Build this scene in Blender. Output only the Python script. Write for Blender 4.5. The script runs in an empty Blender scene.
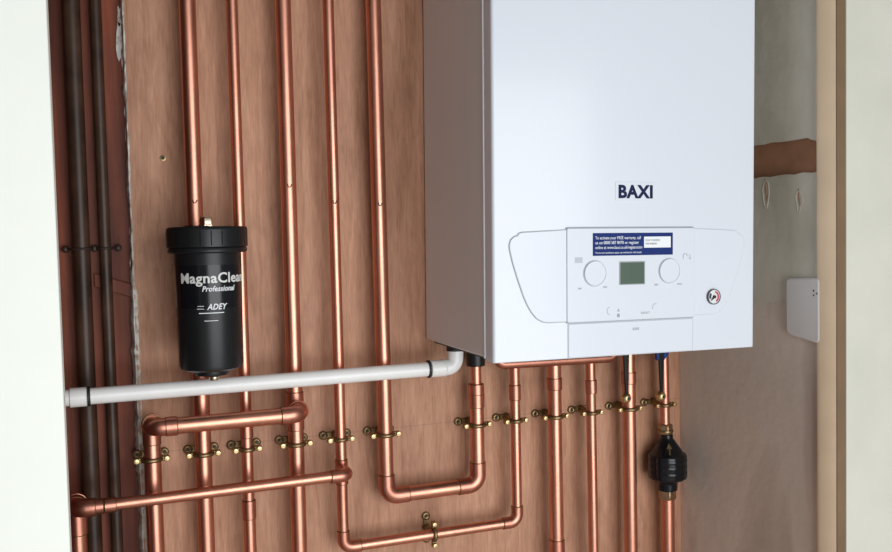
import bpy, math, random
from mathutils import Vector, Matrix
random.seed(7)
S = bpy.context.scene
COL = S.collection
PI = math.pi

# ------------------------------------------------------------------ camera, light, exposure
cam_d = bpy.data.cameras.new('camera'); cam = bpy.data.objects.new('camera', cam_d); COL.objects.link(cam)
right = Vector((0.9348, -0.3544, -0.0225)); up = Vector((0.0382, 0.0373, 0.9986)); fwd = Vector((0.3531, 0.9343, -0.0484))
fwd.normalize(); right = (right - fwd * right.dot(fwd)).normalized(); up = right.cross(fwd)
M4 = Matrix((right, up, -fwd)).transposed().to_4x4(); M4.translation = Vector((-0.4285, -1.2274, 1.4597))
cam.matrix_world = M4
cam_d.sensor_width = 36.0; cam_d.lens = 35.556; cam_d.clip_start = 0.02
S.camera = cam

world = bpy.data.worlds.new('room_light'); S.world = world; world.use_nodes = True
bg = world.node_tree.nodes['Background']; bg.inputs[0].default_value = (1.0, 0.975, 0.94, 1); bg.inputs[1].default_value = 0.34

def area(name, loc, target, sx, sy, power, col):
    d = bpy.data.lights.new(name, 'AREA'); d.shape = 'RECTANGLE'; d.size = sx; d.size_y = sy; d.energy = power; d.color = col
    o = bpy.data.objects.new(name, d); COL.objects.link(o); o.location = loc
    o.rotation_euler = (Vector(target) - Vector(loc)).to_track_quat('-Z', 'Y').to_euler()
    return o
area('window_daylight', (0.28, -2.3, 1.16), (0.05, 0.0, 1.25), 1.75, 1.70, 68, (0.93, 0.97, 1.0))

S.view_settings.view_transform = 'Standard'; S.view_settings.look = 'None'
S.view_settings.exposure = -0.57; S.view_settings.gamma = 1.0; S.view_settings.use_curve_mapping = False

# ------------------------------------------------------------------ materials
MATS = {}
def new_mat(name):
    m = bpy.data.materials.new(name); m.use_nodes = True
    nt = m.node_tree; b = nt.nodes['Principled BSDF']; MATS[name] = m
    return m, nt, b
def setp(b, **k):
    for a, v in k.items():
        b.inputs[a.replace('_', ' ')].default_value = v
def coords(nt, scale=(1, 1, 1)):
    tc = nt.nodes.new('ShaderNodeNewGeometry'); mp = nt.nodes.new('ShaderNodeMapping')
    mp.inputs['Scale'].default_value = scale
    nt.links.new(tc.outputs['Position'], mp.inputs['Vector']); return mp.outputs[0]
def noise(nt, vec, scale, detail=4, rough=.55, dist=0):
    n = nt.nodes.new('ShaderNodeTexNoise'); nt.links.new(vec, n.inputs['Vector'])
    n.inputs['Scale'].default_value = scale; n.inputs['Detail'].default_value = detail
    n.inputs['Roughness'].default_value = rough; n.inputs['Distortion'].default_value = dist
    return n.outputs['Fac']
def ramp(nt, fac, stops):
    r = nt.nodes.new('ShaderNodeValToRGB'); nt.links.new(fac, r.inputs[0]); e = r.color_ramp.elements
    while len(e) < len(stops): e.new(.5)
    for i, (p, c) in enumerate(stops): e[i].position = p; e[i].color = (*c, 1)
    return r.outputs[0]
def mix(nt, fac, a, b, mode='MIX'):
    m = nt.nodes.new('ShaderNodeMix'); m.data_type = 'RGBA'; m.blend_type = mode
    for sock, v in ((m.inputs[0], fac), (m.inputs[6], a), (m.inputs[7], b)):
        if hasattr(v, 'is_linked') or hasattr(v, 'links'): nt.links.new(v, sock)
        elif isinstance(v, (int, float)): sock.default_value = v
        else: sock.default_value = (*v, 1)
    return m.outputs[2]
def math_(nt, op, a, b=None, clamp=False):
    m = nt.nodes.new('ShaderNodeMath'); m.operation = op; m.use_clamp = clamp
    for i, v in enumerate((a, b)):
        if v is None: continue
        if hasattr(v, 'links'): nt.links.new(v, m.inputs[i])
        else: m.inputs[i].default_value = v
    return m.outputs[0]
def bump(nt, b, h, strength, dist=.001):
    n = nt.nodes.new('ShaderNodeBump'); n.inputs['Strength'].default_value = strength; n.inputs['Distance'].default_value = dist
    nt.links.new(h, n.inputs['Height']); nt.links.new(n.outputs[0], b.inputs['Normal'])

def plain(name, col, rough=.5, metal=0., coat=0., noise_amt=0., nscale=30, spec=.5):
    m, nt, b = new_mat(name)
    setp(b, Base_Color=(*col, 1), Roughness=rough, Metallic=metal, Coat_Weight=coat, Coat_Roughness=.12)
    b.inputs['Specular IOR Level'].default_value = spec
    if noise_amt:
        f = noise(nt, coords(nt), nscale, 5)
        c = ramp(nt, f, [(.3, [x * (1 - noise_amt) for x in col]), (.7, [min(1, x * (1 + noise_amt)) for x in col])])
        nt.links.new(c, b.inputs['Base Color'])
    return m

def mk_copper(name, tint, rough):
    m, nt, b = new_mat(name); setp(b, Metallic=1.0, Roughness=rough)
    f = noise(nt, coords(nt, (1, 1, .35)), 38, 5, .6)
    c = ramp(nt, f, [(.30, [x * .80 for x in tint]), (.62, tint), (.8, [min(1, x * 1.06) for x in tint])])
    nt.links.new(c, b.inputs['Base Color'])
    r = math_(nt, 'ADD', math_(nt, 'MULTIPLY', noise(nt, coords(nt, (1, 1, .2)), 60, 3), .16), rough - .08)
    nt.links.new(r, b.inputs['Roughness'])
mk_copper('copper', (.72, .325, .225), .37)
mk_copper('copper_dark', (.60, .255, .180), .37)  # darker tint puts the elbows' dim room reflections into the colour
plain('brass', (.62, .44, .18), .30, 1.0, noise_amt=.2, nscale=120)
plain('brass_dark', (.27, .19, .095), .42, 1.0, noise_amt=.3, nscale=120)
plain('brass_bright', (.70, .53, .27), .38, 1.0)
plain('bronze', (.42, .27, .16), .38, 1.0, noise_amt=.2, nscale=120)
plain('nickel', (.70, .60, .44), .32, 1.0)
plain('screw_dark', (.02, .018, .015), .6)
plain('boiler_white', (.70, .73, .79), .30, coat=.25)
plain('boiler_case', (.80, .82, .84), .36)
plain('gap_grey', (.36, .37, .40), .6)  # gap greys stand in for shade in panel joints; also used for prints
plain('gap_light', (.52, .54, .59), .6)
plain('gap_faint', (.60, .62, .68), .5)
plain('print_grey', (.33, .34, .36), .6)
plain('navy_print', (.006, .012, .060), .6, spec=.2)
plain('sticker_blue', (.008, .026, .150), .6, spec=.2)
plain('print_white', (.82, .84, .87), .5)
plain('print_silver', (.70, .70, .68), .35)
plain('lcd', (.075, .115, .085), .35, spec=.3)
plain('lcd_frame', (.30, .33, .33), .3)
plain('black_plastic', (.009, .010, .011), .36, spec=.35)
plain('black_gloss', (.006, .007, .009), .20, spec=.35)
plain('black_rubber', (.012, .012, .012), .55)
plain('blue_plastic', (.010, .045, .24), .4)
plain('gauge_red', (.55, .05, .09), .4)
plain('gauge_dark', (.06, .06, .075), .3)
plain('gauge_face', (.74, .76, .77), .3)
plain('white_pvc', (.86, .85, .83), .30, noise_amt=.03)
plain('white_box_plastic', (.66, .63, .61), .45)
plain('pen_ink', (.02, .012, .012), .7)
plain('cream_lit', (.92, .94, .87), .55, noise_amt=.015, nscale=14)  # left front wall; the stronger light there is put into the colour
plain('cream', (.59, .58, .50), .6, noise_amt=.05, nscale=9)  # right front wall's dimmer light is put into this lower tone
plain('tan_timber', (.66, .50, .34), .55, noise_amt=.08, nscale=12)
plain('brown_timber', (.17, .102, .052), .6, noise_amt=.15, nscale=15)
plain('substrate', (.35, .170, .092), .85, noise_amt=.22, nscale=22)
plain('floor_screed', (.55, .50, .44), .8, noise_amt=.2, nscale=8)
plain('old_steel', (.050, .026, .016), .40, .0, spec=.3, noise_amt=.5, nscale=18)
plain('old_bracket', (.055, .035, .028), .5, .4)
plain('ceiling_paint', (.72, .70, .66), .8)

# filler left on the plywood edge
m, nt, b = new_mat('filler'); setp(b, Roughness=.9)
f = noise(nt, coords(nt), 90, 5)
nt.links.new(ramp(nt, f, [(.30, (.26, .21, .17)), (.45, (.58, .54, .48)), (.72, (.80, .77, .72))]), b.inputs['Base Color'])

# plywood: long vertical grain, pale and pink streaks, pencil lines
m, nt, b = new_mat('plywood'); setp(b, Roughness=.62); b.inputs['Specular IOR Level'].default_value = .3
g1 = noise(nt, coords(nt, (1, 1, .085)), 60, 7, .66, 1.2)
g2 = noise(nt, coords(nt, (1, 1, .22)), 11, 5, .55, .9)
g3 = noise(nt, coords(nt, (1, 1, .09)), 420, 2, .5)
base = ramp(nt, g1, [(.28, (.39, .196, .116)), (.48, (.505, .272, .172)), (.72, (.59, .335, .222))])
tint = ramp(nt, g2, [(.32, (.76, .70, .66)), (.5, (.97, .95, .94)), (.68, (1.09, 1.05, 1.03))])
c1 = mix(nt, 1.0, base, tint, 'MULTIPLY')
fib = ramp(nt, g3, [(.35, (.86, .85, .84)), (.6, (1.03, 1.03, 1.03))])
c2 = mix(nt, .8, c1, fib, 'MULTIPLY')
g4 = noise(nt, coords(nt, (1, 1, .30)), 28, 4, .6, 2.2)
c2 = mix(nt, 1.0, c2, ramp(nt, g4, [(.34, (.90, .88, .86)), (.52, (1, 1, 1)), (.68, (1.05, 1.04, 1.03))]), 'MULTIPLY')
# a few knots and dark flecks of the veneer
vo = nt.nodes.new('ShaderNodeTexVoronoi'); nt.links.new(coords(nt, (1, 1, .16)), vo.inputs['Vector']); vo.inputs['Scale'].default_value = 16
fl = ramp(nt, vo.outputs['Distance'], [(.0, (.50, .40, .36)), (.09, (1, 1, 1))])
c2 = mix(nt, .55, c2, fl, 'MULTIPLY')
geo = nt.nodes.new('ShaderNodeNewGeometry'); sx = nt.nodes.new('ShaderNodeSeparateXYZ'); nt.links.new(geo.outputs['Position'], sx.inputs[0])
def line(sock, v, w):
    d = math_(nt, 'ABSOLUTE', math_(nt, 'SUBTRACT', sock, v)); return math_(nt, 'LESS_THAN', d, w)
pm = line(sx.outputs['Z'], 1.1762, .0006)
for xv in (.0690, .1334, -.0060):
    pm = math_(nt, 'MAXIMUM', pm, math_(nt, 'MULTIPLY', line(sx.outputs['X'], xv, .0005), math_(nt, 'LESS_THAN', sx.outputs['Z'], 1.165)))
pf = math_(nt, 'MULTIPLY', pm, math_(nt, 'MULTIPLY', noise(nt, coords(nt), 30), .55))
c3 = mix(nt, pf, c2, (.12, .08, .06))
nt.links.new(c3, b.inputs['Base Color']); bump(nt, b, g3, .25, .0006)

# dark varnished boards
m, nt, b = new_mat('dark_board'); setp(b, Roughness=.55); b.inputs['Specular IOR Level'].default_value = .22
g = noise(nt, coords(nt, (1, 1, .06)), 60, 5, .6, .3); g2 = noise(nt, coords(nt, (1, 1, .3)), 7, 4)
c = mix(nt, 1.0, ramp(nt, g, [(.3, (.085, .024, .014)), (.7, (.24, .070, .036))]), ramp(nt, g2, [(.38, (.42, .40, .46)), (.60, (1.15, 1.0, .9))]), 'MULTIPLY')
nt.links.new(c, b.inputs['Base Color']); bump(nt, b, g, .3, .001)

# old plaster: grey green paint above, bare pinkish grey below, scraped patches
m, nt, b = new_mat('old_plaster'); setp(b, Roughness=.85)
geo = nt.nodes.new('ShaderNodeNewGeometry'); sx = nt.nodes.new('ShaderNodeSeparateXYZ'); nt.links.new(geo.outputs['Position'], sx.inputs[0])
w = math_(nt, 'MULTIPLY', math_(nt, 'SUBTRACT', noise(nt, coords(nt), 12, 3), .5), .05)
edge = math_(nt, 'GREATER_THAN', math_(nt, 'ADD', math_(nt, 'ADD', sx.outputs['Z'], math_(nt, 'MULTIPLY', sx.outputs['Y'], .18)), w), 1.312)
upper = ramp(nt, noise(nt, coords(nt, (1, 1, .6)), 10, 5), [(.3, (.50, .46, .37)), (.52, (.64, .60, .505)), (.7, (.70, .65, .56))])
lower = ramp(nt, noise(nt, coords(nt, (1, 1, .5)), 6, 4, .5, .8), [(.36, (.50, .42, .36)), (.47, (.64, .55, .48)), (.50, (.70, .61, .53)), (.7, (.66, .59, .52))])
nt.links.new(mix(nt, edge, lower, upper), b.inputs['Base Color'])
bump(nt, b, noise(nt, coords(nt), 45, 5), .35, .003)

# ------------------------------------------------------------------ mesh helpers
class MB:
    def __init__(s): s.v = []; s.f = []; s.sm = []
    def add(s, vs, fs, smooth=True):
        o = len(s.v); s.v += [tuple(v) for v in vs]; s.f += [tuple(i + o for i in f) for f in fs]; s.sm += [smooth] * len(fs); return s
    def box(s, x0, x1, y0, y1, z0, z1):
        vs = [(x, y, z) for x in (x0, x1) for y in (y0, y1) for z in (z0, z1)]
        return s.add(vs, [(0, 1, 3, 2), (4, 6, 7, 5), (0, 4, 5, 1), (2, 3, 7, 6), (0, 2, 6, 4), (1, 5, 7, 3)], False)
    def prism(s, poly, a0, a1, axis='Y'):
        n = len(poly)
        def P(p, a): return (p[0], a, p[1]) if axis == 'Y' else ((a, p[0], p[1]) if axis == 'X' else (p[0], p[1], a))
        vs = [P(p, a0) for p in poly] + [P(p, a1) for p in poly]
        fs = [tuple(range(n)), tuple(range(2 * n - 1, n - 1, -1))] + [(i, n + i, n + (i + 1) % n, (i + 1) % n) for i in range(n)]
        return s.add(vs, fs, False)
    def lathe(s, prof, c, axis='Z', n=28, rot=0., closed=True):
        # prof: list of (radius, height) along the axis
        c = Vector(c); vs = []
        for r, h in prof:
            for k in range(n):
                a = 2 * PI * k / n + rot; u, w = r * math.cos(a), r * math.sin(a)
                vs.append(c + (Vector((u, w, h)) if axis == 'Z' else (Vector((u, h, w)) if axis == 'Y' else Vector((h, u, w)))))
        fs = []
        for i in range(len(prof) - 1):
            for k in range(n):
                k2 = (k + 1) % n; fs.append((i * n + k, i * n + k2, (i + 1) * n + k2, (i + 1) * n + k))
        if closed:
            fs.append(tuple(range(n))[::-1]); fs.append(tuple(range((len(prof) - 1) * n, len(prof) * n)))
        return s.add(vs, fs)
    def sweep(s, pts, r, n=18, caps=True, ratio=1.0):
        pts = [Vector(p) for p in pts]; m = len(pts); rs = r if isinstance(r, (list, tuple)) else [r] * m
        t0 = (pts[1] - pts[0]).normalized(); ref = Vector((0, 0, 1)) if abs(t0.z) < .9 else Vector((0, 1, 0))
        nrm = (ref - t0 * ref.dot(t0)).normalized(); vs = []
        for i, p in enumerate(pts):
            t = ((pts[min(i + 1, m - 1)] - p).normalized() + (p - pts[max(i - 1, 0)]).normalized()).normalized()
            nrm = (nrm - t * nrm.dot(t)).normalized(); bn = t.cross(nrm)
            for k in range(n):
                a = 2 * PI * k / n; vs.append(p + nrm * (rs[i] * math.cos(a)) + bn * (rs[i] * ratio * math.sin(a)))
        fs = [(i * n + k, i * n + (k + 1) % n, (i + 1) * n + (k + 1) % n, (i + 1) * n + k) for i in range(m - 1) for k in range(n)]
        if caps: fs += [tuple(range(n))[::-1], tuple(range((m - 1) * n, m * n))]
        return s.add(vs, fs)
    def torus(s, c, R, r, axis='Z', n=28, k=10, flat=1.0):
        c = Vector(c); vs = []
        for i in range(n):
            a = 2 * PI * i / n
            for j in range(k):
                b_ = 2 * PI * j / k; q = R + r * math.cos(b_); h = r * flat * math.sin(b_)
                vs.append(c + (Vector((q * math.cos(a), q * math.sin(a), h)) if axis == 'Z' else (Vector((h, q * math.cos(a), q * math.sin(a))) if axis == 'X' else Vector((q * math.cos(a), h, q * math.sin(a))))))
        fs = [(i * k + j, ((i + 1) % n) * k + j, ((i + 1) % n) * k + (j + 1) % k, i * k + (j + 1) % k) for i in range(n) for j in range(k)]
        return s.add(vs, fs)
    def build(s, name, mat, parent=None, bevel=0., seg=2):
        o = Vector((0, 0, 0))
        q = parent
        while q is not None: o += q.location if not q.get('_local') else Vector((0, 0, 0)); q = q.parent
        me = bpy.data.meshes.new(name); me.from_pydata([Vector(v) - o for v in s.v], [], s.f); me.update()
        import bmesh
        bm = bmesh.new(); bm.from_mesh(me); bmesh.ops.recalc_face_normals(bm, faces=bm.faces); bm.to_mesh(me); bm.free()
        me.polygons.foreach_set('use_smooth', [True] * len(me.polygons)); me.set_sharp_from_angle(angle=math.radians(38))
        me.materials.append(MATS[mat])
        ob = bpy.data.objects.new(name, me); COL.objects.link(ob); ob.parent = parent
        if bevel:
            md = ob.modifiers.new('bevel', 'BEVEL'); md.width = bevel; md.segments = seg; md.limit_method = 'ANGLE'; md.angle_limit = math.radians(40); md.harden_normals = False
        return ob
def tag(o, label, cat, group=None):
    o['label'] = label; o['category'] = cat
    if group: o['group'] = group
    return o
def struct(o): o['kind'] = 'structure'; return o
def thing(name, loc, label, cat, group=None, roty=0.):
    o = bpy.data.objects.new(name, None); COL.objects.link(o); o.location = loc; o.rotation_euler.y = roty
    o.empty_display_size = .03
    return tag(o, label, cat, group)
def copy_tree(o, parent=None):
    c = o.copy(); COL.objects.link(c)
    if parent is not None: c.parent = parent
    for ch in list(o.children): copy_tree(ch, c)
    return c
def fillet(pts, r, seg=7):
    pts = [Vector(p) for p in pts]; out = [pts[0]]
    for i in range(1, len(pts) - 1):
        a, p, b_ = pts[i - 1], pts[i], pts[i + 1]; u = (a - p).normalized(); w = (b_ - p).normalized()
        ang = u.angle(w); d = r / math.tan(ang / 2); ctr = p + (u + w).normalized() * (r / math.sin(ang / 2))
        p0 = p + u * d; p1 = p + w * d; v0 = p0 - ctr; v1 = p1 - ctr; tot = v0.angle(v1)
        for k in range(seg + 1):
            t = k / seg; out.append(ctr + (v0 * math.sin((1 - t) * tot) + v1 * math.sin(t * tot)) / math.sin(tot))
    out.append(pts[-1]); return out
def text(s, size, mat, parent, x, z, y, bold=0., shear=0., align='LEFT', width=None, depth=.0002, wrap=None, name='lettering', roll=0.):
    cu = bpy.data.curves.new('lettering', 'FONT'); cu.body = s; cu.size = size; cu.offset = bold * size; cu.shear = shear
    cu.align_x = align; cu.extrude = depth; cu.space_character = 1.0 + bold * 2.2; cu.resolution_u = 3
    t = bpy.data.objects.new('tmp', cu); COL.objects.link(t); bpy.context.view_layer.update()
    me = bpy.data.meshes.new_from_object(t.evaluated_get(bpy.context.evaluated_depsgraph_get()))
    bpy.data.objects.remove(t); bpy.data.curves.remove(cu)
    xs = [v.co.x for v in me.vertices]; x0, x1 = min(xs), max(xs)
    k = (width / (x1 - x0)) if width else 1.0
    for v in me.vertices:
        px, pz, py = v.co.x * k, v.co.y, v.co.z
        if wrap:
            (cx, cy, R, a0) = wrap; a = a0 + (px - x0 * k) / R
            v.co = Vector((cx + (R + py) * math.sin(a), cy - (R + py) * math.cos(a), z + pz))
        else:
            v.co = Vector((x + px, y - py, z + pz))
    o = Vector((0, 0, 0)); q = parent
    while q is not None: o += q.location if not q.get('_local') else Vector((0, 0, 0)); q = q.parent
    for v in me.vertices: v.co -= o
    me.name = name; me.materials.clear(); me.materials.append(MATS[mat])
    ob = bpy.data.objects.new(name, me); COL.objects.link(ob); ob.parent = parent; return ob
def rrect(x0, x1, z0, z1, r, seg=5):
    out = []
    for cx, cz, a0 in ((x1 - r, z1 - r, 0), (x0 + r, z1 - r, 90), (x0 + r, z0 + r, 180), (x1 - r, z0 + r, 270)):
        for k in range(seg + 1):
            a = math.radians(a0 + 90 * k / seg); out.append((cx + r * math.cos(a), cz + r * math.sin(a)))
    return out

# ------------------------------------------------------------------ the setting
TOP = 2.30
XR = .448            # plane of the right side wall
YF = -.336           # front plane of the cupboard opening
struct(MB().box(-1.6, 1.7, -3.4, .10, -.05, 0).build('floor', 'floor_screed'))
struct(MB().box(-.60, .52, -.33, .10, TOP, TOP + .05).build('ceiling', 'ceiling_paint'))
wb = struct(MB().box(-.60, .52, .036, .10, 0, TOP).build('wall_back', 'dark_board'))
# dark varnished boards left of the plywood, each its own piece
for x0, x1, y in ((-.560, -.4690, .018), (-.4675, -.4395, .0165), (-.438, -.380, .0175)):
    MB().box(x0, x1, y, .036, 0, TOP).build('plank', 'dark_board', wb, .0015)
# short sloping board let in between the boards
MB().prism([(-.4520, 1.4000), (-.4035, 1.3830), (-.4035, 1.4010), (-.4520, 1.4180)], .0125, .0172).build('batten', 'dark_board', wb, .0012)
wl = struct(MB().box(-.60, -.560, YF + .03, .036, 0, TOP).build('wall_left', 'dark_board'))
wr = struct(MB().box(XR + .006, .52, YF + .024, .036, 0, TOP).build('wall_right', 'substrate'))
def rough_edge(y0, y1, z, n, amp, pts=None):
    return [(y0 + (y1 - y0) * i / n, z + random.uniform(-amp, amp)) for i in range(n + 1)]
lo = rough_edge(-.312, .036, 1.5305, 22, .0016)
MB().prism([(-.312, 0), (.036, 0)] + lo[::-1], XR, XR + .0062, 'X').build('plaster', 'old_plaster', wr)
hi = [(-.312, 1.5690), (-.296, 1.5735), (-.288, 1.5770)] + rough_edge(-.278, .036, 1.5772, 20, .0012)
MB().prism(hi + [(.036, TOP), (-.312, TOP)], XR, XR + .0062, 'X').build('plaster', 'old_plaster', wr)
# two flaked scars in the plaster below the bare band
for (yy, z0, z1, wd) in ((-.2090, 1.4850, 1.5240, .0062), (-.2735, 1.4755, 1.5060, .0050)):
    pts = []
    for k in range(17):
        a = 2 * PI * k / 16; rr = 1 + .18 * math.sin(3 * a + yy * 50)
        pts.append((XR - .0003, yy + wd * rr * math.cos(a) * (1.25 if math.sin(a) > 0 else .75), (z0 + z1) / 2 + (z1 - z0) / 2 * math.sin(a)))
    MB().sweep(pts, .0008, 6, False).build('flaked_plaster', 'old_plaster', wr)
    MB().sweep([(XR - .0004, yy + .001, z1 + .004), (XR - .0004, yy - .0005, z1 - .010), (XR - .0004, yy - .002, z0 + .010)], [.0004, .0010, .0005], 6).build('crack', 'substrate', wr)
# timber lining of the opening and the painted front walls
t1 = struct(MB().prism([(.4414, -.3180), (.4518, -.3355), (.4668, -.3355), (.4668, -.3120), (.4414, -.3120)], 0, 1.98, 'Z').build('trim_1', 'tan_timber', None, .0008))  # inner face splayed towards the window to make it brighter
MB().box(.4518, .4660, YF - .0008, YF + .0012, 0, 1.98).build('edge_strip', 'brown_timber', t1)
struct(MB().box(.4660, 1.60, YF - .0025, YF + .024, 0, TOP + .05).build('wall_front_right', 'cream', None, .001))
struct(MB().box(-1.60, -.4762, YF, YF + .03, 0, TOP + .05).build('wall_front_left', 'cream_lit', None, .0015))
struct(MB().box(-.4762, .4660, YF, YF + .03, 1.98, TOP + .05).build('wall_front_top', 'cream'))  # out of view; set low to block room light from the cupboard top

# plywood backing board with its filler bead and screws
ply = tag(MB().box(-.4037, .4478, 0, .0178, .02, TOP - .01).build('plywood_board', 'plywood', None, .0006), 'reddish brown plywood backing board carrying the copper pipes and the boiler', 'board')
b_ = MB(); n = 150; vs = []
zs = [.9 + 1.0 * i / n for i in range(n + 1)]
for z in zs:
    big = 0; low = .0022 if z < 1.40 else 0
    w_ = .0016 + big + low + abs(random.gauss(0, .0010)) + .0011 * math.sin(z * 90) * math.sin(z * 37)
    w_ = max(.0006, w_); d = random.uniform(-.0008, .0012)
    vs += [(-.4030 + (.0032 if z < 1.40 else .0004) + random.uniform(-.0006, .0006), -.0006, z), (-.4036 - w_ * .35, .0004 + d, z), (-.4038 - w_, .010 + d, z), (-.4038 - w_ * 1.05, .0185, z)]
fs = []
for i in range(n):
    for k in range(3): fs.append((i * 4 + k, i * 4 + k + 1, (i + 1) * 4 + k + 1, (i + 1) * 4 + k))
b_.add(vs, fs).build('filler_bead', 'filler', ply)
def flake(xc, zc, w, h, y=.0172):
    pts = []
    for k in range(14):
        a = 2 * PI * k / 14; q = random.uniform(.72, 1.15)
        pts.append((min(-.4040, xc + w * q * math.cos(a)), zc + h * q * math.sin(a)))
    MB().prism(pts, y - .0022, y + .0015).build('filler_patch', 'filler', ply, .0006)
for xc, zc, w, h in ((-.4095, 1.722, .0048, .028), (-.4080, 1.752, .0030, .014), (-.4055, 1.700, .0025, .020), (-.4055, 1.660, .0022, .013), (-.4052, 1.628, .0022, .008), (-.4050, 1.600, .0016, .012), (-.4050, 1.556, .0018, .010), (-.4052, 1.520, .0016, .012), (-.4048, 1.470, .0015, .010), (-.4055, 1.425, .0020, .012), (-.4055, 1.340, .0030, .030), (-.4055, 1.300, .0028, .018), (-.4050, 1.240, .0016, .014)):
    flake(xc, zc, w, h)
for (x, z) in ((-.3611, 1.5675), (-.3611, .75), (-.3611, 2.05), (.02, .70)):
    sc = MB().lathe([(.0042, 0), (.0040, -.0010), (.0024, -.0013), (.0022, -.0004)], (x, 0, z), 'Y', 18).build('screw', 'brass_dark', ply)
    MB().lathe([(.0021, -.0004), (.0021, -.0015)], (x, 0, z), 'Y', 12).build('screw_recess', 'screw_dark', sc)

# ------------------------------------------------------------------ boiler
TH = math.radians(.8436)
boil = thing('wall_boiler', (0, 0, 1.30), 'white wall hung combination boiler with grey side and control panel', 'boiler', roty=TH)
boil['_local'] = 1
W = .390; H = .70
MB().box(0, W, -.2225, -.004, .004, H).build('casing', 'boiler_case', boil, .0022, 3)
MB().box(-.0014, W + .0014, -.2262, -.2228, .003, H).build('trim_edge', 'boiler_case', boil, .0010, 3)
# front cover: shallow rounded tray
b_ = MB(); poly = []
prof = [(0.0, -.2405)] + [(.0005 + .0060 * (1 - math.cos(math.radians(a))), -.2500 - .0 - .0055 * (math.sin(math.radians(a)) - 0)) for a in ()]
poly = [(0, -.2264)]
for k in range(7):
    a = math.radians(180 + 90 * k / 6); poly.append((.0042 + .0042 * math.cos(a), -.2458 + .0042 * math.sin(a)))
for k in range(9):
    a = math.radians(270 + 90 * k / 8); poly.append((W + .001 - .0045 + .0045 * math.cos(a), -.2455 + .0045 * math.sin(a)))
poly.append((W + .001, -.2264))
b_.prism(poly, 0.0, H, 'Z')
b_.build('front_cover', 'boiler_white', boil, .0010)
MB().box(.010, W - .010, -.232, -.012, -.0005, .006).build('base_tray', 'black_plastic', boil)
YB = -.2500
def mirror(p): return [(W + .004 - x - (.004 if x > .1 else 0), z + .001) for x, z in p]
left = [(.1014, .1622), (.0390, .1592), (.0345, .1580), (.0330, .1552), (.0285, .1542), (.0235, .1500), (.0217, .1440), (.0222, .1380), (.0262, .1220), (.0320, .1040), (.0400, .0820), (.0455, .0700), (.0510, .0610), (.0580, .0530), (.0660, .0485), (.0740, .0470), (.1014, .0470)]
def grow(p, d):
    cx = sum(q[0] for q in p) / len(p); cz = sum(q[1] for q in p) / len(p); out = []
    n = len(p)
    for i in range(n):
        a, q, c = Vector(p[i - 1]), Vector(p[i]), Vector(p[(i + 1) % n])
        t = ((q - a).normalized() + (c - q).normalized()); t = t.normalized() if t.length > 1e-6 else (c - q).normalized()
        nn = Vector((t.y, -t.x))
        if nn.dot(q - Vector((cx, cz))) < 0: nn = -nn
        out.append((q.x + nn.x * d, q.y + nn.y * d))
    return out
for P_, gap_shade in ((left, 'gap_grey'), (mirror(left)[::-1], 'gap_faint')):  # right outline gets a paler painted shade than the left
    sp = MB().prism(P_, YB - .0016, YB + .001).build('side_panel', 'boiler_white', boil, .0007)
    MB().prism(grow(P_, .0010), YB - .0004, YB + .001).build('shadow_gap', gap_shade, sp)  # grey plate painted as the shade in the gap round the panel
fas = MB().prism(rrect(.0998, .2902, .0458, .1640, .0025), YB - .0035, YB + .001).build('control_fascia', 'boiler_white', boil, .0008)
MB().prism(rrect(.0986, .2914, .0444, .1656, .003), YB - .0008, YB + .001).build('shadow_gap', 'gap_grey', fas)  # grey backing plate drawn as the shaded joint of the fascia
low = MB().prism(rrect(.1030, .2890, .0012, .0435, .001), YB - .0012, YB + .001).build('lower_flap', 'boiler_white', boil, .0006)
MB().prism(rrect(.1018, .2902, .0010, .0440, .001), YB - .0004, YB + .001).build('shadow_gap', 'gap_light', low)  # flap joint shade painted as a grey plate
YP = YB - .0035
# dials
for cx, cz in ((.1390, .1068), (.2502, .1078)):
    d = MB().lathe([(.0158, 0), (.0158, -.0024), (.0154, -.0029), (.0150, -.0029), (.0150, -.0020)], (cx, YP, cz), 'Y', 40).build('dial', 'boiler_white', boil)
    MB().lathe([(.0168, .001), (.0168, -.0004)], (cx, YP, cz), 'Y', 40).build('dial_gap', 'gap_light', d)  # grey disc for the shade round the dial
# display
d = MB().prism(rrect(.1748, .2130, .0912, .1212, .001), YP - .0006, YP + .001).build('display', 'lcd_frame', boil)
MB().prism(rrect(.1763, .2115, .0924, .1198, .0006), YP - .0009, YP).build('screen', 'lcd', d)
# blue sticker with white panel, rows of white print
st = MB().box(.1362, .2556, YP - .0004, YP + .0005, .1290, .1578).build('sticker', 'sticker_blue', boil)
MB().box(.2115, .2522, YP - .0006, YP, .1385, .1528).build('white_panel', 'print_white', st)
text('To activate your FREE warranty, call', .0056, 'print_white', st, .1395, .1498, YP - .0005, 0., width=.0670)
text('us on 0800 587 8470 or register', .0056, 'print_white', st, .1395, .1437, YP - .0005, .004, width=.0640)
text('online at www.baxi.co.uk/registration', .0056, 'print_white', st, .1395, .1376, YP - .0005, 0., width=.0690)
text('Terms and conditions apply, see website for full details', .0030, 'print_white', st, .1395, .1318, YP - .0005, .0, width=.0680)
text('SCAN TO REGISTER', .0034, 'print_grey', st, .2135, .1470, YP - .0007, .01, width=.0220)
text('YOUR WARRANTY', .0034, 'print_grey', st, .2135, .1425, YP - .0007, .01, width=.0180)
# badge
bd = MB().prism(rrect(.1712, .2290, .1985, .2232, .0012), YB - .0006, YB + .001).build('badge', 'boiler_white', boil, .0003)
text('BAXI', .0225, 'navy_print', bd, .1748, .2030, YB - .0008, .040, width=.0510, depth=.0003)
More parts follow.
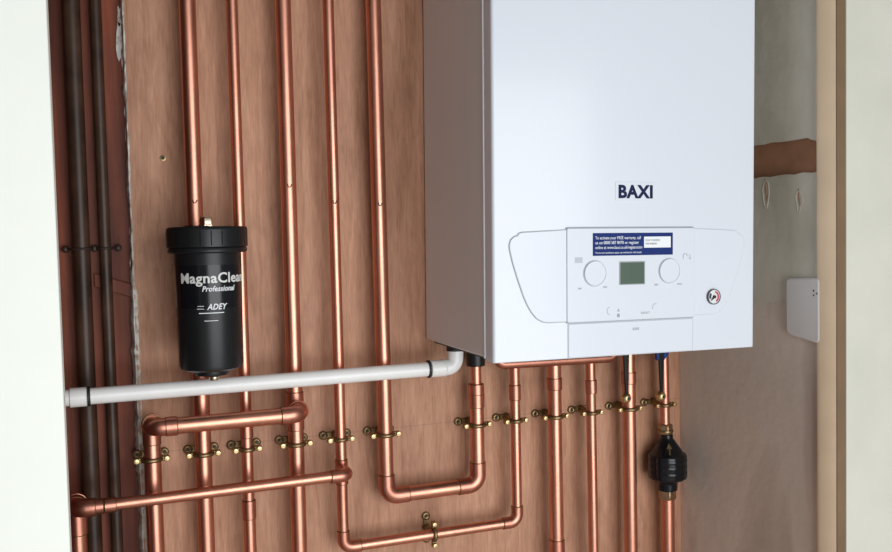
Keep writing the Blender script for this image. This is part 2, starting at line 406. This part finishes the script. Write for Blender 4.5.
# small prints of the fascia
pr = MB()
pr.box(.1105, .1215, YP - .0002, YP + .0002, .1205, .1275).build('radiator_symbol', 'gap_light', boil)
text('MIN', .0034, 'print_grey', boil, .1150, .0872, YP - .0001, width=.0045)
text('MAX', .0034, 'print_grey', boil, .1510, .0880, YP - .0001, width=.0060)
text('MIN', .0034, 'print_grey', boil, .2275, .0890, YP - .0001, width=.0055)
text('MAX', .0034, 'print_grey', boil, .2625, .0890, YP - .0001, width=.0075)
text('RESET', .0036, 'print_grey', boil, .2070, .0530, YP - .0001, width=.0135)
text('600', .0050, 'print_grey', boil, .1960, .0320, YB - .0013, .01, width=.0095)
tp = MB(); tp.sweep(fillet([(.2720, YP - .0003, .1235), (.2720, YP - .0003, .1300), (.2780, YP - .0003, .1300), (.2780, YP - .0003, .1265)], .002, 3), .0003, 6)
tp.build('tap_symbol', 'print_grey', boil)
MB().sweep([(.2815, YP - .0003, .1285), (.2835, YP - .0003, .1240), (.2805, YP - .0003, .1240), (.2840, YP - .0003, .1225)], .0003, 6).build('tap_symbol', 'print_grey', boil)
for cx, cz, a0, a1 in ((.1610, .0585, 90, 270), (.2290, .0605, 60, 200)):
    MB().sweep([(cx + .0042 * math.cos(math.radians(a)), YP - .0002, cz + .0050 * math.sin(math.radians(a))) for a in range(a0, a1 + 1, 20)], .0003, 6).build('button_outline', 'gap_grey', boil)
fl = MB(); fl.prism([(.1715, .0500), (.1755, .0500), (.1752, .0545), (.1718, .0545)], YP - .0003, YP); fl.prism([(.1735, .0612), (.1718, .0575), (.1752, .0575)], YP - .0003, YP)
fl.build('flame_symbol', 'print_grey', boil)
# pressure gauge
gx, gz = .3210, .0716; YG = YB - .0016
g = MB().lathe([(.0104, 0), (.0104, -.0032), (.0099, -.0038), (.0093, -.0034), (.0092, -.0020)], (gx, YG, gz), 'Y', 36).build('pressure_gauge', 'gauge_dark', boil)
MB().lathe([(.0093, -.0018), (.0093, -.0026)], (gx, YG, gz), 'Y', 30).build('gauge_face', 'gauge_face', g)
arc = []
def gp(r, a): return (gx + r * math.cos(math.radians(a)), gz + r * math.sin(math.radians(a)))
MB().prism([gp(.0080, a) for a in range(-60, 76, 15)] + [gp(.0056, a) for a in range(75, -61, -15)], YG - .0032, YG - .0027).build('red_band', 'gauge_red', g)
MB().prism([gp(.0080, a) for a in range(140, 201, 15)] + [gp(.0050, a) for a in range(200, 139, -15)], YG - .0032, YG - .0027).build('scale_band', 'gauge_dark', g)
MB().prism([gp(.0016, 130), gp(.0016, 310), gp(.0078, 222)], YG - .0042, YG - .0034).build('needle', 'screw_dark', g)
MB().lathe([(.0022, -.003), (.0020, -.0048)], (gx, YG, gz), 'Y', 16).build('needle_hub', 'screw_dark', g)

# ------------------------------------------------------------------ copper pipes
PY = -.035; R22 = .0106; R15 = .0076
ST = {'X': Vector((1, 0, 0)), 'Y': Vector((0, 1, 0)), 'Z': Vector((0, 0, 1))}
def tube(root, pts, r, mat='copper', name='tube'): return MB().sweep(pts, r, 24).build(name, mat, root)
def socket(root, a, b, r, name='coupling', beads=2):
    a, b = Vector(a), Vector(b); L = (b - a).length; d = (b - a) / L; e = .0013
    pts = [a, a + d * .0004, a + d * .002, b - d * .002, b - d * .0004, b]; rs = [r, r + e, r + e, r + e, r + e, r]
    ob = MB().sweep(pts, rs, 24).build(name, 'copper_dark', root)
    if beads:
        for q in (a, b): ring = MB(); ring.torus(q, r + .0004, .0007, axis='Z' if abs(d.z) > .7 else ('X' if abs(d.x) > .7 else 'Y'), n=22, k=6); ring.build('solder_ring', 'brass_dark', ob)
    return ob
def elbow(root, pts, r, fil, name='elbow'):
    pth = fillet(pts, fil); ob = MB().sweep(pth, r + .0013, 24).build(name, 'copper_dark', root)
    for q, q2 in ((pth[0], pth[1]), (pth[-1], pth[-2])):
        d = (Vector(q2) - Vector(q)).normalized()
        ring = MB(); ring.torus(q, r + .0006, .0009, axis='Z' if abs(d.z) > .7 else ('X' if abs(d.x) > .7 else 'Y'), n=22, k=6); ring.build('solder_ring', 'brass_dark', ob)
    return ob
def pen(root, x, z, r, k=1.0):
    y = PY - r - .0007
    MB().sweep([(x - .0030, y + .0004, z + .0045 * k), (x - .0020, y, z + .0005), (x + .0006, y, z), (x + .0032, y + .0003, z + .004 * k)], .0007, 6).build('pen_mark', 'pen_ink', root)

# A: behind the black filter
pA = thing('copper_pipe', (-.326, PY, 0), 'tall vertical copper pipe running behind the black cylindrical filter', 'pipe', 'vertical copper pipes on the plywood')
tube(pA, [(-.326, PY, 0), (-.326, PY, TOP)], R22); pen(pA, -.3262, 1.5060, R22)
# B: thin pipe right of the filter
pB = thing('copper_pipe', (-.2692, PY, 0), 'thin vertical copper pipe just right of the black filter', 'pipe', 'vertical copper pipes on the plywood')
tube(pB, [(-.2692, PY, 1.09), (-.2697, PY, TOP)], R15); tube(pB, [(-.2690, PY, 0), (-.2692, PY, 1.0895)], R15 + .0006)
socket(pB, (-.2692, PY, 1.192), (-.2692, PY, 1.2125), R15); socket(pB, (-.2692, PY, 1.0819), (-.2692, PY, 1.1066), R15 + .0004)
# C: thick pipe with the tee
pC = thing('copper_pipe', (-.203, PY, 0), 'thick vertical copper pipe joined by the short thick crossover pipe', 'pipe', 'vertical copper pipes on the plywood')
tube(pC, [(-.2035, PY, 0), (-.2020, PY, TOP)], R22); socket(pC, (-.2030, PY, 1.196), (-.2029, PY, 1.248), R22 + .0002, 'tee'); pen(pC, -.2028, 1.5260, R22)
# D: thin pipe, tee, elbow, low run, elbow, riser
pD = thing('copper_pipe', (-.1407, PY, 1.022), 'long thin copper pipe turning along the bottom and up to the boiler', 'pipe')
tube(pD, fillet([(-.1407, PY, TOP), (-.1405, PY, 1.0222), (.1285, PY, 1.0222), (.1285, PY, 1.262)], .013), R15)
socket(pD, (-.1405, PY, 1.113), (-.1405, PY, 1.1475), R15, 'tee'); socket(pD, (.1285, PY, 1.208), (.1285, PY, 1.2301), R15)
elbow(pD, [(-.1405, PY, 1.046), (-.1405, PY, 1.0222), (-.1165, PY, 1.0222)], R15, .013)
elbow(pD, [(.1045, PY, 1.0222), (.1285, PY, 1.0222), (.1285, PY, 1.046)], R15, .013); pen(pD, -.1408, 1.5040, R15)
# E: thick pipe, U bend up to the boiler
pE = thing('copper_pipe', (-.0765, PY, 1.087), 'thick copper pipe beside the boiler with a U bend rising under it', 'pipe')
tube(pE, fillet([(-.0775, PY, TOP), (-.0755, PY, 1.0868), (.0657, PY, 1.0868), (.0657, PY, 1.222)], .016), R22)
elbow(pE, [(-.0755, PY, 1.118), (-.0755, PY, 1.0868), (-.0440, PY, 1.0868)], R22, .016)
elbow(pE, [(.0340, PY, 1.0868), (.0657, PY, 1.0868), (.0657, PY, 1.120)], R22, .016)
socket(pE, (.0657, PY, 1.2025), (.0657, PY, 1.2218), R22); socket(pE, (.0657, PY, 1.2218), (.0657, PY, 1.2367), R22 - .0002, 'reducer')
tube(pE, [(.0657, PY, 1.2300), (.0657, PY, 1.285)], R15 + .0004); pen(pE, -.0772, 1.5000, R22)
MB().lathe([(.0135, 1.264), (.0140, 1.267), (.0140, 1.300)], (.0657, PY, 0), 'Z', 20).build('boiler_union', 'black_plastic', pE)
# F: crossover from the far left riser to pipe C
FY = -.0740; FZ = 1.2246
def rim(o, c, R, ax, r=.0010): return MB().torus(c, R, r, ax, 26, 8).build('rim', 'copper', o)
pF = thing('copper_pipe', (-.391, PY, 0), 'short thick copper crossover pipe below the white plastic pipe', 'pipe')
tube(pF, [(-.3897, PY, 0), (-.3897, PY, 1.206)], R22)
e1 = elbow(pF, [(-.3897, PY, 1.196), (-.3897, PY, FZ + .0020), (-.3897, PY - .0225, FZ + .0020)], R22 - .0004, .0135)
e2 = elbow(pF, [(-.3897, PY - .0160, FZ), (-.3897, FY, FZ), (-.3604, FY, FZ)], R22 - .0006, .0125)
rim(e2, (-.3897, PY - .0225, FZ + .0015), R22 + .0018, 'Y', .0010)
socket(pF, (-.3740, FY, FZ), (-.3604, FY, FZ), R22 + .0004)
tube(pF, [(-.364, FY, FZ), (-.226, FY, FZ)], R22)
socket(pF, (-.2291, FY, FZ), (-.2170, FY, FZ), R22 + .0004)
e3 = elbow(pF, [(-.2250, FY, FZ), (-.2030, FY, FZ + .0010), (-.2030, PY - .0128, FZ + .0010)], R22 + .0002, .0136)
rim(e3, (-.2030, PY - .0225, FZ + .0010), R22 + .0026, 'Y', .0010)
# G: thin pipe running left from the tee on D
GZ = 1.1348; GY = -.0720
pG = thing('copper_pipe', (-.478, GY, 0), 'thin copper pipe running left to a thick elbow beside the dark boards', 'pipe')
tube(pG, [(-.4420, GY, GZ - .0015), (-.1620, GY, GZ + .0005)], R15)
elbow(pG, [(-.1640, GY, GZ), (-.1410, GY, GZ), (-.1410, PY - .004, GZ)], R15, .0105)
GL = GZ - .0015
socket(pG, (-.4490, GY, GL), (-.4360, GY, GL), R15 + .0006, 'reducer')
socket(pG, (-.4660, GY, GL), (-.4505, GY, GL), R22 - .0024, 'reducer')
e4 = elbow(pG, [(-.4600, GY, GL), (-.4822, GY, GL), (-.4822, GY + .026, GL)], R22 - .0006, .0125)
rim(e4, (-.4822, GY + .0170, GL + .0010), R22 + .0024, 'Y', .0010)
elbow(pG, [(-.4822, GY + .014, GL), (-.4822, GY + .030, GL), (-.4822, GY + .030, GL - .040)], R22, .0135)
tube(pG, [(-.4822, GY + .030, GL - .030), (-.4822, GY + .030, 0)], R22)
# H I J K: risers under the boiler
pH = thing('copper_pipe', (.195, PY, 0), 'thick copper riser below the left edge of the control panel', 'pipe', 'copper risers under the boiler')
tube(pH, [(.195, PY, 0), (.195, PY, 1.28)], R22); socket(pH, (.195, PY, 1.2184), (.195, PY, 1.2353), R22); socket(pH, (.195, PY, .960), (.195, PY, .985), R22)
pI = thing('copper_pipe', (.2600, PY, 0), 'thin copper riser under the middle of the boiler', 'pipe', 'copper risers under the boiler')
tube(pI, [(.2625, PY, 0), (.2580, PY, 1.285)], R15); socket(pI, (.2590, PY, 1.207), (.2588, PY, 1.2272), R15)
pJ = thing('copper_pipe', (.3275, PY, 0), 'thick copper riser second from the plaster wall with black lever valve', 'pipe', 'copper risers under the boiler')
tube(pJ, [(.3290, PY, 0), (.3265, PY, 1.285)], R22); socket(pJ, (.3268, PY, 1.2168), (.3268, PY, 1.2343), R22)
pK = thing('copper_pipe', (.3965, PY, 0), 'thin copper riser nearest the plaster wall above the black conical device', 'pipe', 'copper risers under the boiler')
tube(pK, [(.3938, PY, 1.135), (.3925, PY, 1.285)], R15); tube(pK, [(.3975, PY, 0), (.3972, PY, 1.036)], R22)
# small discharge pipe running under the boiler
UZ = 1.2680
pU = thing('copper_pipe', (.0860, -.064, 1.26), 'horizontal copper pipe tucked under the front edge of the boiler', 'pipe')
tube(pU, fillet([(.0880, -.064, 1.297), (.0880, -.064, UZ), (.2840, -.064, UZ - .0035), (.2840, -.064, 1.293)], .012), R15, 'copper_dark')

# ------------------------------------------------------------------ brass pipe clips
def make_clip(r):
    o = thing('pipe_clip', (0, 0, 0), 'brass pipe clip', 'pipe clip'); hs = .0170; sx_ = r + .0080
    bp = MB().prism(rrect(-.0225, .0225, -.0042, .0042, .0040, 6), -.0026, 0).build('back_plate', 'brass_dark', o, .0006)
    for s in (-1, 1):
        p = MB().lathe([(.0064, 0), (.0064, -.0030), (.0054, -.0040), (.0036, -.0044), (.0020, -.0036)], (s * hs, 0, 0), 'Y', 18).build('plate_screw', 'brass_dark', bp)
        MB().lathe([(.0019, -.0030), (.0019, -.0044)], (s * hs, 0, 0), 'Y', 10).build('screw_recess', 'screw_dark', p)
    MB().lathe([(.0060, -.002), (.0050, -.010), (.0050, PY + r + .001)], (0, 0, 0), 'Y', 16).build('stem', 'brass_dark', o)
    MB().torus((0, PY, 0), r + .0020, .0021, 'Z', 32, 10, 1.35).build('ring', 'brass_dark', o)
    for s in (-1, 1):
        MB().box(min(s * (r + .0022), s * (sx_ + .0034)), max(s * (r + .0022), s * (sx_ + .0034)), PY - .0030, PY + .0034, -.0032, .0032).build('lug', 'brass_dark', o, .0010)
        c = MB().lathe([(.0030, .0), (.0038, -.0008), (.0038, -.0030), (.0030, -.0042), (.0012, -.0046)], (s * sx_, PY - .0030, 0), 'Y', 16).build('clamp_screw', 'brass_bright', o)
        MB().box(s * sx_ - .0026, s * sx_ + .0026, PY - .0078, PY - .0073, -.0004, .0004).build('slot', 'brass_dark', c)
    return o
protos = {22: make_clip(R22), 15: make_clip(R15)}; used = set()
def place_clip(k, x, z, label, roty=0.):
    o = protos[k] if k not in used else copy_tree(protos[k]); used.add(k)
    o.location = (x, 0, z); o.rotation_euler.y = roty; tag(o, label, 'pipe clip', 'brass pipe clips'); return o
ZC = 1.1762
for k, x, lab in ((22, -.3910, 'brass pipe clip on the far left copper riser below the crossover elbow'),
                  (22, -.3262, 'brass pipe clip on the thick pipe that runs below the black filter'),
                  (15, -.2691, 'brass pipe clip on the thin pipe right of the filter'),
                  (22, -.2032, 'brass pipe clip under the right end of the crossover pipe'),
                  (15, -.1406, 'brass pipe clip just above the small tee on the thin pipe'),
                  (22, -.0758, 'brass pipe clip on the left leg of the thick U bend'),
                  (22, .0657, 'brass pipe clip on the right leg of the thick U bend'),
                  (15, .1285, 'brass pipe clip on thin riser at the right end of the low run'),
                  (22, .1950, 'brass pipe clip on the thick riser below the control panel edge'),
                  (15, .2588, 'brass pipe clip on the thin riser under the boiler middle'),
                  (22, .3268, 'brass pipe clip below the lever valve second from the plaster wall'),
                  (15, .3932, 'brass pipe clip just above the black conical device')):
    place_clip(k, x, ZC, lab)
place_clip(15, -.0060, 1.0222, 'brass pipe clip turned upright on the horizontal bottom pipe', PI / 2)

# ------------------------------------------------------------------ lever valves
def valve(x, z_ball, lab, blue):
    v = thing('isolating_valve', (x, PY, z_ball), lab, 'valve', 'lever valves under the boiler')
    px = x
    lx = x - (.0195 if blue else .0172); ly = -.0545
    MB().lathe([(.0125, 1.268), (.0135, 1.272), (.0135, 1.290), (.0120, 1.297)], (px, PY, 0), 'Z', 8).build('valve_body', 'brass', v, .0008)
    MB().lathe([(.0050, .002), (.0050, -.016)], (lx + .004, ly + .012, 1.274), 'Y', 14).build('spindle', 'brass', v)
    MB().prism([(lx - .0055, 1.282), (lx + .0055, 1.282), (lx + .0020, z_ball + .004), (lx - .0020, z_ball + .004)], ly - .0035, ly + .001).build('lever', 'black_plastic', v, .001)
    k = MB().lathe([(.0012, .0080), (.0052, .0066), (.0078, .0034), (.0085, 0), (.0078, -.0034), (.0052, -.0066), (.0026, -.0078)], (lx, ly + .001, z_ball), 'Y', 18).build('knob', 'brass_bright', v)
    MB().lathe([(.0026, -.0074), (.0026, -.0084)], (lx, ly + .001, z_ball), 'Y', 10).build('knob_screw', 'screw_dark', k)
    if blue:
        MB().prism([(lx - .009, 1.280), (lx + .018, 1.280), (lx + .015, 1.2610), (lx + .006, 1.2515), (lx - .007, 1.2525)], ly - .0020, ly + .006).build('handle_cap', 'blue_plastic', v, .002)
    return v
valve(.3266, 1.1978, 'black lever valve with brass knob on the thick riser', False)
valve(.3926, 1.1952, 'blue and black lever valve with brass knob nearest the plaster wall', True)

# ------------------------------------------------------------------ black conical inline device
sr = thing('scale_reducer', (.396, PY, 1.022), 'black conical inline water scale reducer with brass nuts on copper riser', 'scale reducer')
cx = .3968
MB().lathe([(.0105, 1.1285), (.0118, 1.130), (.0118, 1.1430), (.0100, 1.1455)], (cx - .0025, PY, 0), 'Z', 6, .3).build('nut', 'bronze', sr, .0008)
MB().lathe([(.0118, 1.1330), (.0128, 1.1330), (.0128, 1.1355), (.0118, 1.1355)], (cx - .0025, PY, 0), 'Z', 24).build('collar', 'brass_dark', sr)
bd_ = MB().lathe([(.0098, 1.1290), (.0102, 1.1215), (.0130, 1.1180), (.0265, 1.0985), (.0312, 1.0965), (.0316, 1.0620), (.0300, 1.0570), (.0200, 1.0530), (.0165, 1.0500), (.0160, 1.0370)], (cx, PY, 0), 'Z', 12, .26)
bd_.build('body', 'black_gloss', sr, .0015)
for zz in (1.088, 1.078, 1.068):
    MB().lathe([(.0314, zz - .0028), (.0319, zz - .0015), (.0319, zz + .0015), (.0314, zz + .0028)], (cx, PY, 0), 'Z', 12, .26, False).build('rib', 'black_gloss', sr)
ar = MB()
def cone_pt(u, z):
    r_ = .0130 + (.0265 - .0130) * (1.1180 - z) / (1.1180 - 1.0985) + .0005; a = u / r_ - .42
    return (cx + r_ * math.sin(a), PY - r_ * math.cos(a), z)
vs = [cone_pt(-.0012, 1.100), cone_pt(.0012, 1.100), cone_pt(.0012, 1.111), cone_pt(-.0012, 1.111), cone_pt(-.0045, 1.1085), cone_pt(.0045, 1.1085), cone_pt(0, 1.1165)]
ar.add(vs, [(0, 1, 2, 3), (4, 5, 6)]); ar.build('arrow_mark', 'brass_dark', sr)
MB().lathe([(.0128, 1.0225), (.0142, 1.0245), (.0142, 1.0370), (.0130, 1.0385)], (cx, PY, 0), 'Z', 6, .2).build('nut', 'bronze', sr, .0008)

# ------------------------------------------------------------------ white plastic waste pipe
WY = -.0625; WZ = 1.2690; RW = .0102
wp = thing('waste_pipe', (-.46, WY, WZ), 'white plastic condensate pipe running left from under the boiler', 'pipe')
MB().sweep([(-.5595, WY, WZ), (-.012, WY, WZ)], RW, 28).build('tube', 'white_pvc', wp)
for a, c in ((-.4840, -.4645), (-.0155, .0060)):
    s = MB().sweep([(a, WY, WZ), (a + .0006, WY, WZ), (c - .0006, WY, WZ), (c, WY, WZ)], [RW + .0010, RW + .0018, RW + .0018, RW + .0010], 28).build('coupling', 'white_pvc', wp)
for a in (-.4622, -.0178):
    MB().sweep([(a - .0020, WY, WZ), (a - .0012, WY, WZ), (a + .0012, WY, WZ), (a + .0020, WY, WZ)], [RW, RW + .0024, RW + .0024, RW], 28).build('seal_ring', 'black_rubber', wp)
el = MB().sweep(fillet([(.0030, WY, WZ), (.0225, WY, WZ + .001), (.0240, WY, 1.3010)], .0130, 10), RW + .0012, 28).build('elbow', 'white_pvc', wp)
MB().torus((.0062, WY, WZ), RW + .0018, .0009, 'X', 28, 6).build('rim', 'white_pvc', el)
MB().lathe([(RW + .003, 1.2925), (RW + .003, 1.3020)], (.0240, WY, 0), 'Z', 24).build('grommet', 'black_rubber', wp)

# ------------------------------------------------------------------ black cylindrical filter
fx, fy = -.3178, -.1000
mf = thing('magnetic_filter', (fx, fy, 1.288), 'black cylindrical heating system filter with white lettering and brass cap', 'filter')
lid = MB().lathe([(.0400, 1.4745), (.0470, 1.4742), (.0486, 1.4725), (.0490, 1.4700), (.0488, 1.4500), (.0475, 1.4490), (.0400, 1.4488)][::-1], (fx, fy, 0), 'Z', 48).build('lid', 'black_plastic', mf)
for k in range(24):
    a = 2 * PI * k / 24
    MB().sweep([(fx + .0479 * math.cos(a), fy + .0479 * math.sin(a), 1.4515), (fx + .0481 * math.cos(a), fy + .0481 * math.sin(a), 1.4690)], .0012, 6).build('grip_rib', 'black_plastic', lid)
MB().lathe([(.0400, 1.4490), (.0470, 1.4485), (.0478, 1.4465), (.0478, 1.4440), (.0465, 1.4425), (.0405, 1.4420)][::-1], (fx, fy, 0), 'Z', 48).build('lock_ring', 'black_plastic', mf)
can = MB().lathe([(.0150, 1.2950), (.0300, 1.2970), (.0375, 1.3000), (.0388, 1.3045), (.0398, 1.3800), (.0405, 1.4300), (.0405, 1.4425), (.03, 1.4430)], (fx, fy, 0), 'Z', 64).build('canister', 'black_plastic', mf)
MB().lathe([(.0391, 1.338), (.03985, 1.382), (.0406, 1.428)], (fx, fy, 0), 'Z', 64, 0, False).build('label_wrap', 'black_gloss', can)
MB().lathe([(.0205, 1.2905), (.0215, 1.2925), (.0215, 1.2970)], (fx, fy, 0), 'Z', 24).build('foot', 'black_plastic', mf)
MB().lathe([(.0050, 1.2835), (.0062, 1.2850), (.0062, 1.2880)], (fx + .002, fy - .004, 0), 'Z', 12).build('drain_plug', 'nickel', mf)
cap = MB().lathe([(.0095, 1.4735), (.0095, 1.4775), (.0086, 1.4777), (.0086, 1.4840), (.0070, 1.4865)], (fx - .0005, fy, 0), 'Z', 6, .2).build('bleed_cap', 'nickel', mf, .0008)
# ports to the pipe behind
for zz in (1.462, 1.418):
    MB().lathe([(.0135, -.036), (.0135, .050)], (fx - .004, fy, zz), 'Y', 20).build('port', 'black_plastic', mf)
MB().lathe([(.0150, 1.395), (.0165, 1.400), (.0165, 1.472), (.0150, 1.477)], (-.326, PY, 0), 'Z', 20).build('valve_manifold', 'black_plastic', mf)
RL = .0409
text('MagnaClean', .0170, 'print_silver', can, 0, 1.4068, 0, .022, wrap=(fx, fy, RL, math.radians(-57)), width=.0900)
text('Professional', .0092, 'print_white', can, 0, 1.3965, 0, .018, .28, wrap=(fx, fy, RL - .0001, math.radians(-17)), width=.0420)
text('ADEY', .0098, 'print_white', can, 0, 1.3745, 0, .020, .30, wrap=(fx, fy, RL - .0005, math.radians(-10)), width=.0250)
for zz, a0, a1, h in ((1.3785, -26, -15, .0006), (1.3752, -27, -15, .0006), (1.3698, -24, 19, .0010), (1.3606, -15, 8, .0007)):
    vs = []; k_ = 10
    for i in range(k_ + 1):
        a = math.radians(a0 + (a1 - a0) * i / k_); rr = RL - .0006
        for dz in (0, h): vs.append((fx + rr * math.sin(a), fy - rr * math.cos(a), zz + dz))
    MB().add(vs, [(2 * i, 2 * i + 2, 2 * i + 3, 2 * i + 1) for i in range(k_)]).build('print_line', 'print_white', can)

# ------------------------------------------------------------------ old dark pipes on the boards
for x, r, lab in ((-.4655, .0106, 'thick old dark pipe on the brown boards nearest the left edge'), (-.4370, .0074, 'thin old dark pipe on the brown boards nearest the plywood')):
    y = .0165 - r - .0045
    p = thing('old_pipe', (x, y, 0), lab, 'pipe', 'old dark pipes')
    MB().sweep([(x, y, 0), (x, y, TOP)], r, 20).build('tube', 'old_steel', p)
sd = thing('pipe_bracket', (-.452, .016, 1.45), 'old rusty saddle bracket strapping the two dark pipes to boards', 'bracket')
def strap(cx_, r, x0, x1):
    y = .0165 - r - .0045; pts = [(x0, .0125, 1.4502)]
    for k in range(9):
        a = math.radians(180 - 180 * k / 8); pts.append((cx_ + (r + .0012) * math.cos(a), y - (r + .0012) * math.sin(a), 1.4502))
    pts.append((x1, .0125, 1.4500)); MB().sweep(pts, .0016, 8).build('strap', 'old_bracket', sd)
strap(-.4655, .0106, -.4850, -.4500); strap(-.4370, .0074, -.4500, -.4210)
for x in (-.4850, -.4500, -.4210):
    MB().lathe([(.0042, .0165), (.0046, .012), (.0036, .0080), (.0016, .0066)], (x, 0, 1.4502), 'Y', 14).build('screw', 'old_bracket', sd)

# ------------------------------------------------------------------ white box on the right plaster wall
wbx = thing('plastic_box', (XR, -.28, 1.30), 'white rounded plastic box on the plaster wall beside the door frame', 'box')
pl = []
def yz(y, z): return (y, z)
pl = rrect(-.3180, -.2550, 1.3026, 1.3900, .007, 6)
pl = [(y, z + (.0075 * max(0, (y + .2800) / .025) if z < 1.33 else -.0025 * max(0, (y + .3180) / .063))) for y, z in pl]
MB().prism(pl, .4404, XR, 'X').build('cover', 'white_box_plastic', wbx, .0030, 3)
for y, z in ((-.3080, 1.3725), (-.3080, 1.3665), (-.3135, 1.3690)):
    MB().lathe([(.0012, .0), (.0012, -.0080)], (XR, y, z), 'X', 10).build('indicator', 'screw_dark', wbx)
